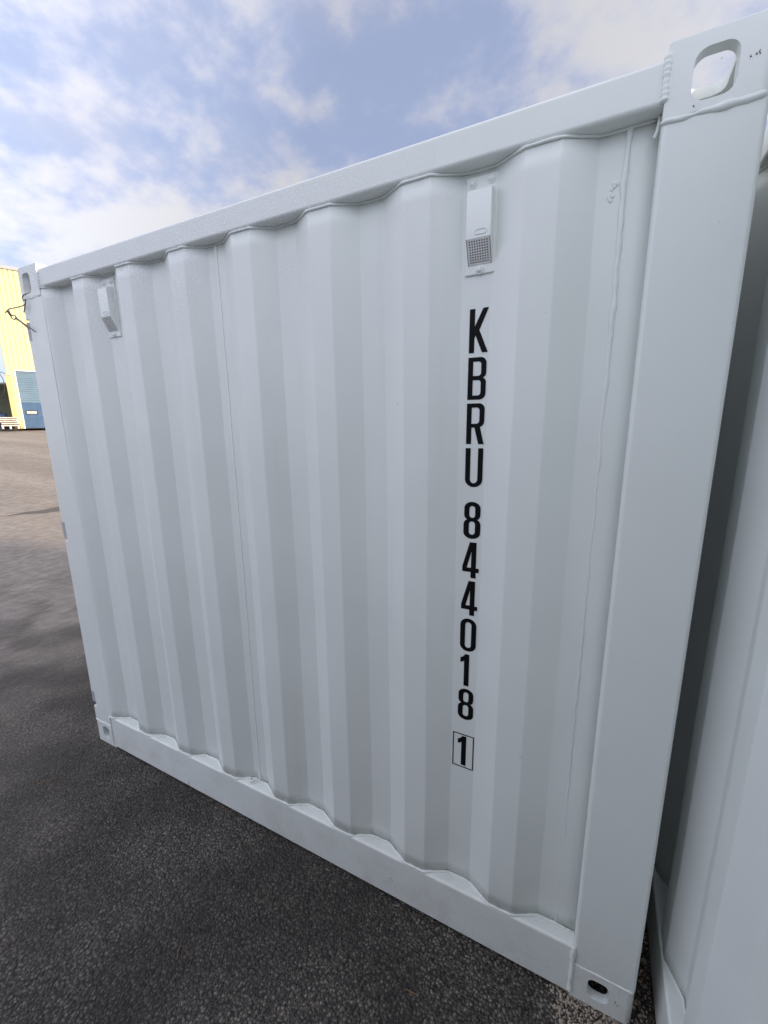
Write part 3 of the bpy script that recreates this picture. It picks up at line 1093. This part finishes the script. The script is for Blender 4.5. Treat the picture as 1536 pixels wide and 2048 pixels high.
# dry twigs and straw
bm = bmesh.new()
for (x, y, a, l) in ((0.05, -0.30, 0.9, 0.09), (1.86, -0.20, 0.05, 0.03), (-0.6, -0.2, 2.0, 0.05), (1.2, -0.45, 2.2, 0.03), (2.47, 0.30, 1.4, 0.08), (2.46, 0.12, 0.7, 0.05)):
    pts = [(x + math.cos(a) * l * t + 0.004 * noise.noise(Vector((t * 3, x, y))), y + math.sin(a) * l * t, 0.003 + 0.002 * t) for t in [q / 6 for q in range(7)]]
    tube(bm, pts, 0.0012, 5)
o = obj('dry_straw', bm, LEAF)
tag(o, kind='stuff')

# ------------------------------------------------------------------ yellow warehouse
AZ = math.radians(-66.5)
FW = Vector((math.sin(AZ), math.cos(AZ), 0))
BD = 40.0
bo = CAMPOS + FW * BD
BZ = 1.54
# local frame: x to the right, y away from the camera
bld = empty('warehouse', (bo.x, bo.y, BZ), -AZ)
tag(bld, 'tall pale yellow warehouse clad in ribbed sheet with a blue sectional door', 'building')
XL, XD0, XD1, WH, DH = -0.72, -0.20, 3.9, 10.5, 3.95
XR = 24.0
boxo('wall', YELLOW, bld, XL, XD0 - 0.09, 0.03, 0.30, 0, WH)
boxo('wall', YELLOW, bld, XD0 - 0.09, XD1 + 0.09, 0.03, 0.30, DH + 0.09, WH)
boxo('wall', YELLOW, bld, XD1 + 0.09, XR, 0.03, 0.30, 0, WH)
boxo('wall', YELLOW, bld, XL, XR, 14.7, 15.0, 0, WH)
boxo('wall', YELLOW, bld, XL, XL + 0.27, 0.30, 14.7, 0, WH)
boxo('wall', YELLOW, bld, XR - 0.27, XR, 0.30, 14.7, 0, WH)
boxo('roof', FLASH, bld, XL - 0.1, XR + 0.1, -0.10, 15.1, WH + 0.002, WH + 0.22, bevel=0.02)
# ribbed cladding, one sheet per module
x = XL + 0.001
mod = 0.27
pm = {}
i = 0
while x < XR - mod:
    lo = 0.0
    if x + mod > XD0 - 0.09 and x < XD1 + 0.09: lo = DH + 0.10
    key = lo
    if key not in pm:
        bm = bmesh.new()
        pr = [(0.0, 0.029), (0.014, 0.029), (0.022, -0.020), (mod - 0.047, -0.020), (mod - 0.030, 0.029), (mod - 0.001, 0.029)]
        A = [bm.verts.new((a, b, lo)) for a, b in pr]
        B = [bm.verts.new((a, b, WH)) for a, b in pr]
        for q in range(len(pr) - 1): bm.faces.new((A[q], A[q + 1], B[q + 1], B[q]))
        me = bpy.data.meshes.new('cladding_panel')
        bmesh.ops.recalc_face_normals(bm, faces=bm.faces)
        bm.to_mesh(me)
        bm.free()
        me.materials.append(YELLOW)
        pm[key] = me
    if not (lo == 0.0 and x + mod > XD0 - 0.09 - 0.001 and x < XD0):
        o = link_mesh('cladding_panel', pm[key], bld)
        o.location = (x, 0, 0)
    x += mod
    i += 1
# door frame and sectional door
boxo('door_frame', WHITE, bld, XD0 - 0.088, XD0 - 0.002, -0.03, 0.2, 0, DH + 0.09)
boxo('door_frame', WHITE, bld, XD1 + 0.002, XD1 + 0.088, -0.03, 0.2, 0, DH + 0.09)
boxo('door_frame', WHITE, bld, XD0, XD1, -0.03, 0.2, DH + 0.002, DH + 0.088)
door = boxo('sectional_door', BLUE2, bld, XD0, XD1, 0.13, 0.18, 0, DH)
nsl = 26
for j in range(nsl):
    z0 = DH * j / nsl
    z1 = DH * (j + 1) / nsl
    zc_ = (z0 + z1) / 2
    mt = BLUE1 if zc_ > 1.75 else BLUE2  # upper slats carry the painted reflection
    if zc_ < 1.4 and j % 2: pass
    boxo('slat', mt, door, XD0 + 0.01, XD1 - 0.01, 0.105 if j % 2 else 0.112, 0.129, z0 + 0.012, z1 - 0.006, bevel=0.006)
for xw in (XD0 + 0.16, XD0 + 1.12, XD0 + 2.08, XD0 + 3.04):
    fo = boxo('window', RUBBER, door, xw, xw + 0.68, 0.082, 0.104, 1.00, 1.27, bevel=0.009)
    boxo('window_pane', PLAST, door, xw + 0.06, xw + 0.62, 0.076, 0.0815, 1.055, 1.215)
boxo('bottom_seal', RUBBER, door, XD0 + 0.005, XD1 - 0.005, 0.09, 0.1285, 0.0, 0.05)
# yellow corner post in front of the corner, with capped top
cp = boxo('corner_column', YPOST, bld, XL - 0.08, XL + 0.19, -0.16, -0.002, 0.0, 3.62, bevel=0.01)
boxo('column_cap', FLASH, cp, XL - 0.12, XL + 0.24, -0.19, 0.02, 3.622, 3.68)
boxo('plinth', YPOST, bld, XD0 - 0.28, XD0 - 0.10, -0.10, -0.004, 0, 0.40)

# things beside the warehouse
def at(u, v, z=0.0):
    """point in the warehouse frame -> world"""
    c, s = math.cos(-AZ), math.sin(-AZ)
    return (bo.x + u * c - v * s, bo.y + u * s + v * c, BZ + z)


shed = empty('shed', at(-2.6, 3.0), -AZ)
tag(shed, 'low grey green open shed with a flat roof left of the yellow warehouse', 'shed')
boxo('wall', SHEDM, shed, -3.2, 1.75, 2.2, 2.3, 0, 3.25)
boxo('roof', FLASH, shed, -3.3, 1.80, -0.1, 2.4, 3.252, 3.36)
boxo('post', WHITE, shed, 0.05, 0.20, -0.05, 0.10, 0, 3.25)
boxo('post', DARK, shed, -0.16, -0.06, -0.05, 0.05, 0, 3.25)

# heap under a navy tarpaulin
bm = bmesh.new()
rs = []
for j in range(9):
    t = j / 8
    R_ = 0.62 * math.sqrt(max(0.0, 1 - t ** 2.2))
    rs.append([bm.verts.new(((R_ * (1 + .16 * math.sin(3 * a + j * .6) + .08 * math.sin(7 * a))) * math.cos(a), (R_ * .8) * math.sin(a), t * 1.15 + .06 * math.sin(4 * a + 1))) for a in [q * 2 * PI / 24 for q in range(24)]])
for a, b in zip(rs, rs[1:]):
    for q in range(24): bm.faces.new((a[q], a[(q + 1) % 24], b[(q + 1) % 24], b[q]))
bm.faces.new(rs[-1])
o = obj('tarpaulin_heap', bm, TARP, None, True, 40)
o.location = at(-1.35, 1.0)
tag(o, 'navy blue tarpaulin heap in the dark bay beside the warehouse corner', 'tarpaulin')

# timber stack
st = empty('timber_stack', at(-0.98, -0.75), -AZ)
tag(st, 'small stack of pale weathered boards on bearers at the warehouse corner', 'timber stack')
rnd = random.Random(5)
for (xb) in (-0.40, 0.0, 0.42):
    boxo('bearer', WOOD, st, xb - 0.05, xb + 0.05, -0.4, 0.4, 0.0, 0.18)
z = 0.182
for j in range(5):
    dx = rnd.uniform(-0.05, 0.05) + (0.10 if j < 2 else 0)
    for q in range(4):
        boxo('board', WOOD, st, -0.58 + dx, 0.46 + dx + rnd.uniform(-.02, .02), -0.4 + q * 0.2, -0.215 + q * 0.2, z, z + 0.075, bevel=0.006)
    z += 0.079
    if j < 4:
        for xb in (-0.42, 0.35):
            boxo('spacer', DARK, st, xb - 0.04, xb + 0.04, -0.38, 0.38, z, z + 0.050)
        z += 0.052

# hanging cable with hooked bracket
cb = empty('cable', at(-0.82, -0.14, 3.6), -AZ)
tag(cb, 'black cable looping from a bracket on the yellow corner column', 'cable')
bm = bmesh.new()
tube(bm, catmull([(0.05, 0, 0.10), (-0.12, 0, 0.22), (-0.22, 0, 0.12), (-0.16, 0, -0.05), (-0.10, 0, -0.25), (-0.09, 0, -0.6), (-0.14, 0.0, -1.0), (-0.30, 0, -1.32), (-0.45, 0, -1.42)], 5), 0.020, 6)
obj('lead', bm, RUBBER, cb, True, 80)

# dark scaffold trolley at the very left
tr = empty('pallet_truck', at(-1.75, -0.55), -AZ)
tag(tr, 'black upright trolley leaning by the boards at the left edge', 'trolley')
bm = bmesh.new()
tube(bm, [(-0.25, 0, 0.1), (0.12, 0, 0.22), (0.42, 0, 0.30)], 0.035, 6)
obj('foot', bm, RUBBER, tr, True)
bm = bmesh.new()
tube(bm, [(0.12, 0, 0.22), (-0.10, 0, 1.6), (-0.18, 0, 2.3)], 0.03, 6)
tube(bm, [(-0.12, 0, 0.22), (-0.40, 0, 1.6), (-0.48, 0, 2.3)], 0.03, 6)
obj('frame', bm, RUBBER, tr, True)
for s_ in (0, 1):
    bm = bmesh.new()
    bmesh.ops.create_cone(bm, cap_ends=True, segments=16, radius1=0.12, radius2=0.12, depth=0.06, matrix=Matrix.Translation((-0.2, -0.2 + .4 * s_, 0.12)) @ Matrix.Rotation(PI / 2, 4, 'X'))
    obj('wheel', bm, RUBBER, tr, True, 40)

# bare tree far behind the shed
tree = empty('bare_tree', at(-4.6, 24))
tag(tree, 'leafless tree showing its twigs above the shed roof', 'tree')
rnd = random.Random(21)
bm = bmesh.new()
tube(bm, [(0, 0, 0), (0.05, 0, 1.4), (0.0, 0.1, 3.0)], 0.14, 8, lambda i: 0.16 - 0.03 * i)
obj('trunk', bm, BARK, tree, True)
bm = bmesh.new()


def branch(p, d, l, r, depth):
    q = p + d * l
    m = p.lerp(q, .5) + Vector((rnd.uniform(-.1, .1), rnd.uniform(-.1, .1), 0)) * l
    tube(bm, [p, m, q], r, 5, lambda i: r * (1 - .25 * i))
    if depth == 0: return
    for _ in range(3):
        nd = (d + Vector((rnd.uniform(-.8, .8), rnd.uniform(-.8, .8), rnd.uniform(-.1, .6)))).normalized()
        branch(q if _ else m, nd, l * rnd.uniform(.6, .85), r * .55, depth - 1)


for _ in range(5):
    branch(Vector((0, 0.1, 2.6 + .1 * _)), Vector((rnd.uniform(-.8, .8), rnd.uniform(-.8, .8), .9)).normalized(), 1.2, 0.07, 3)
obj('crown', bm, BARK, tree)
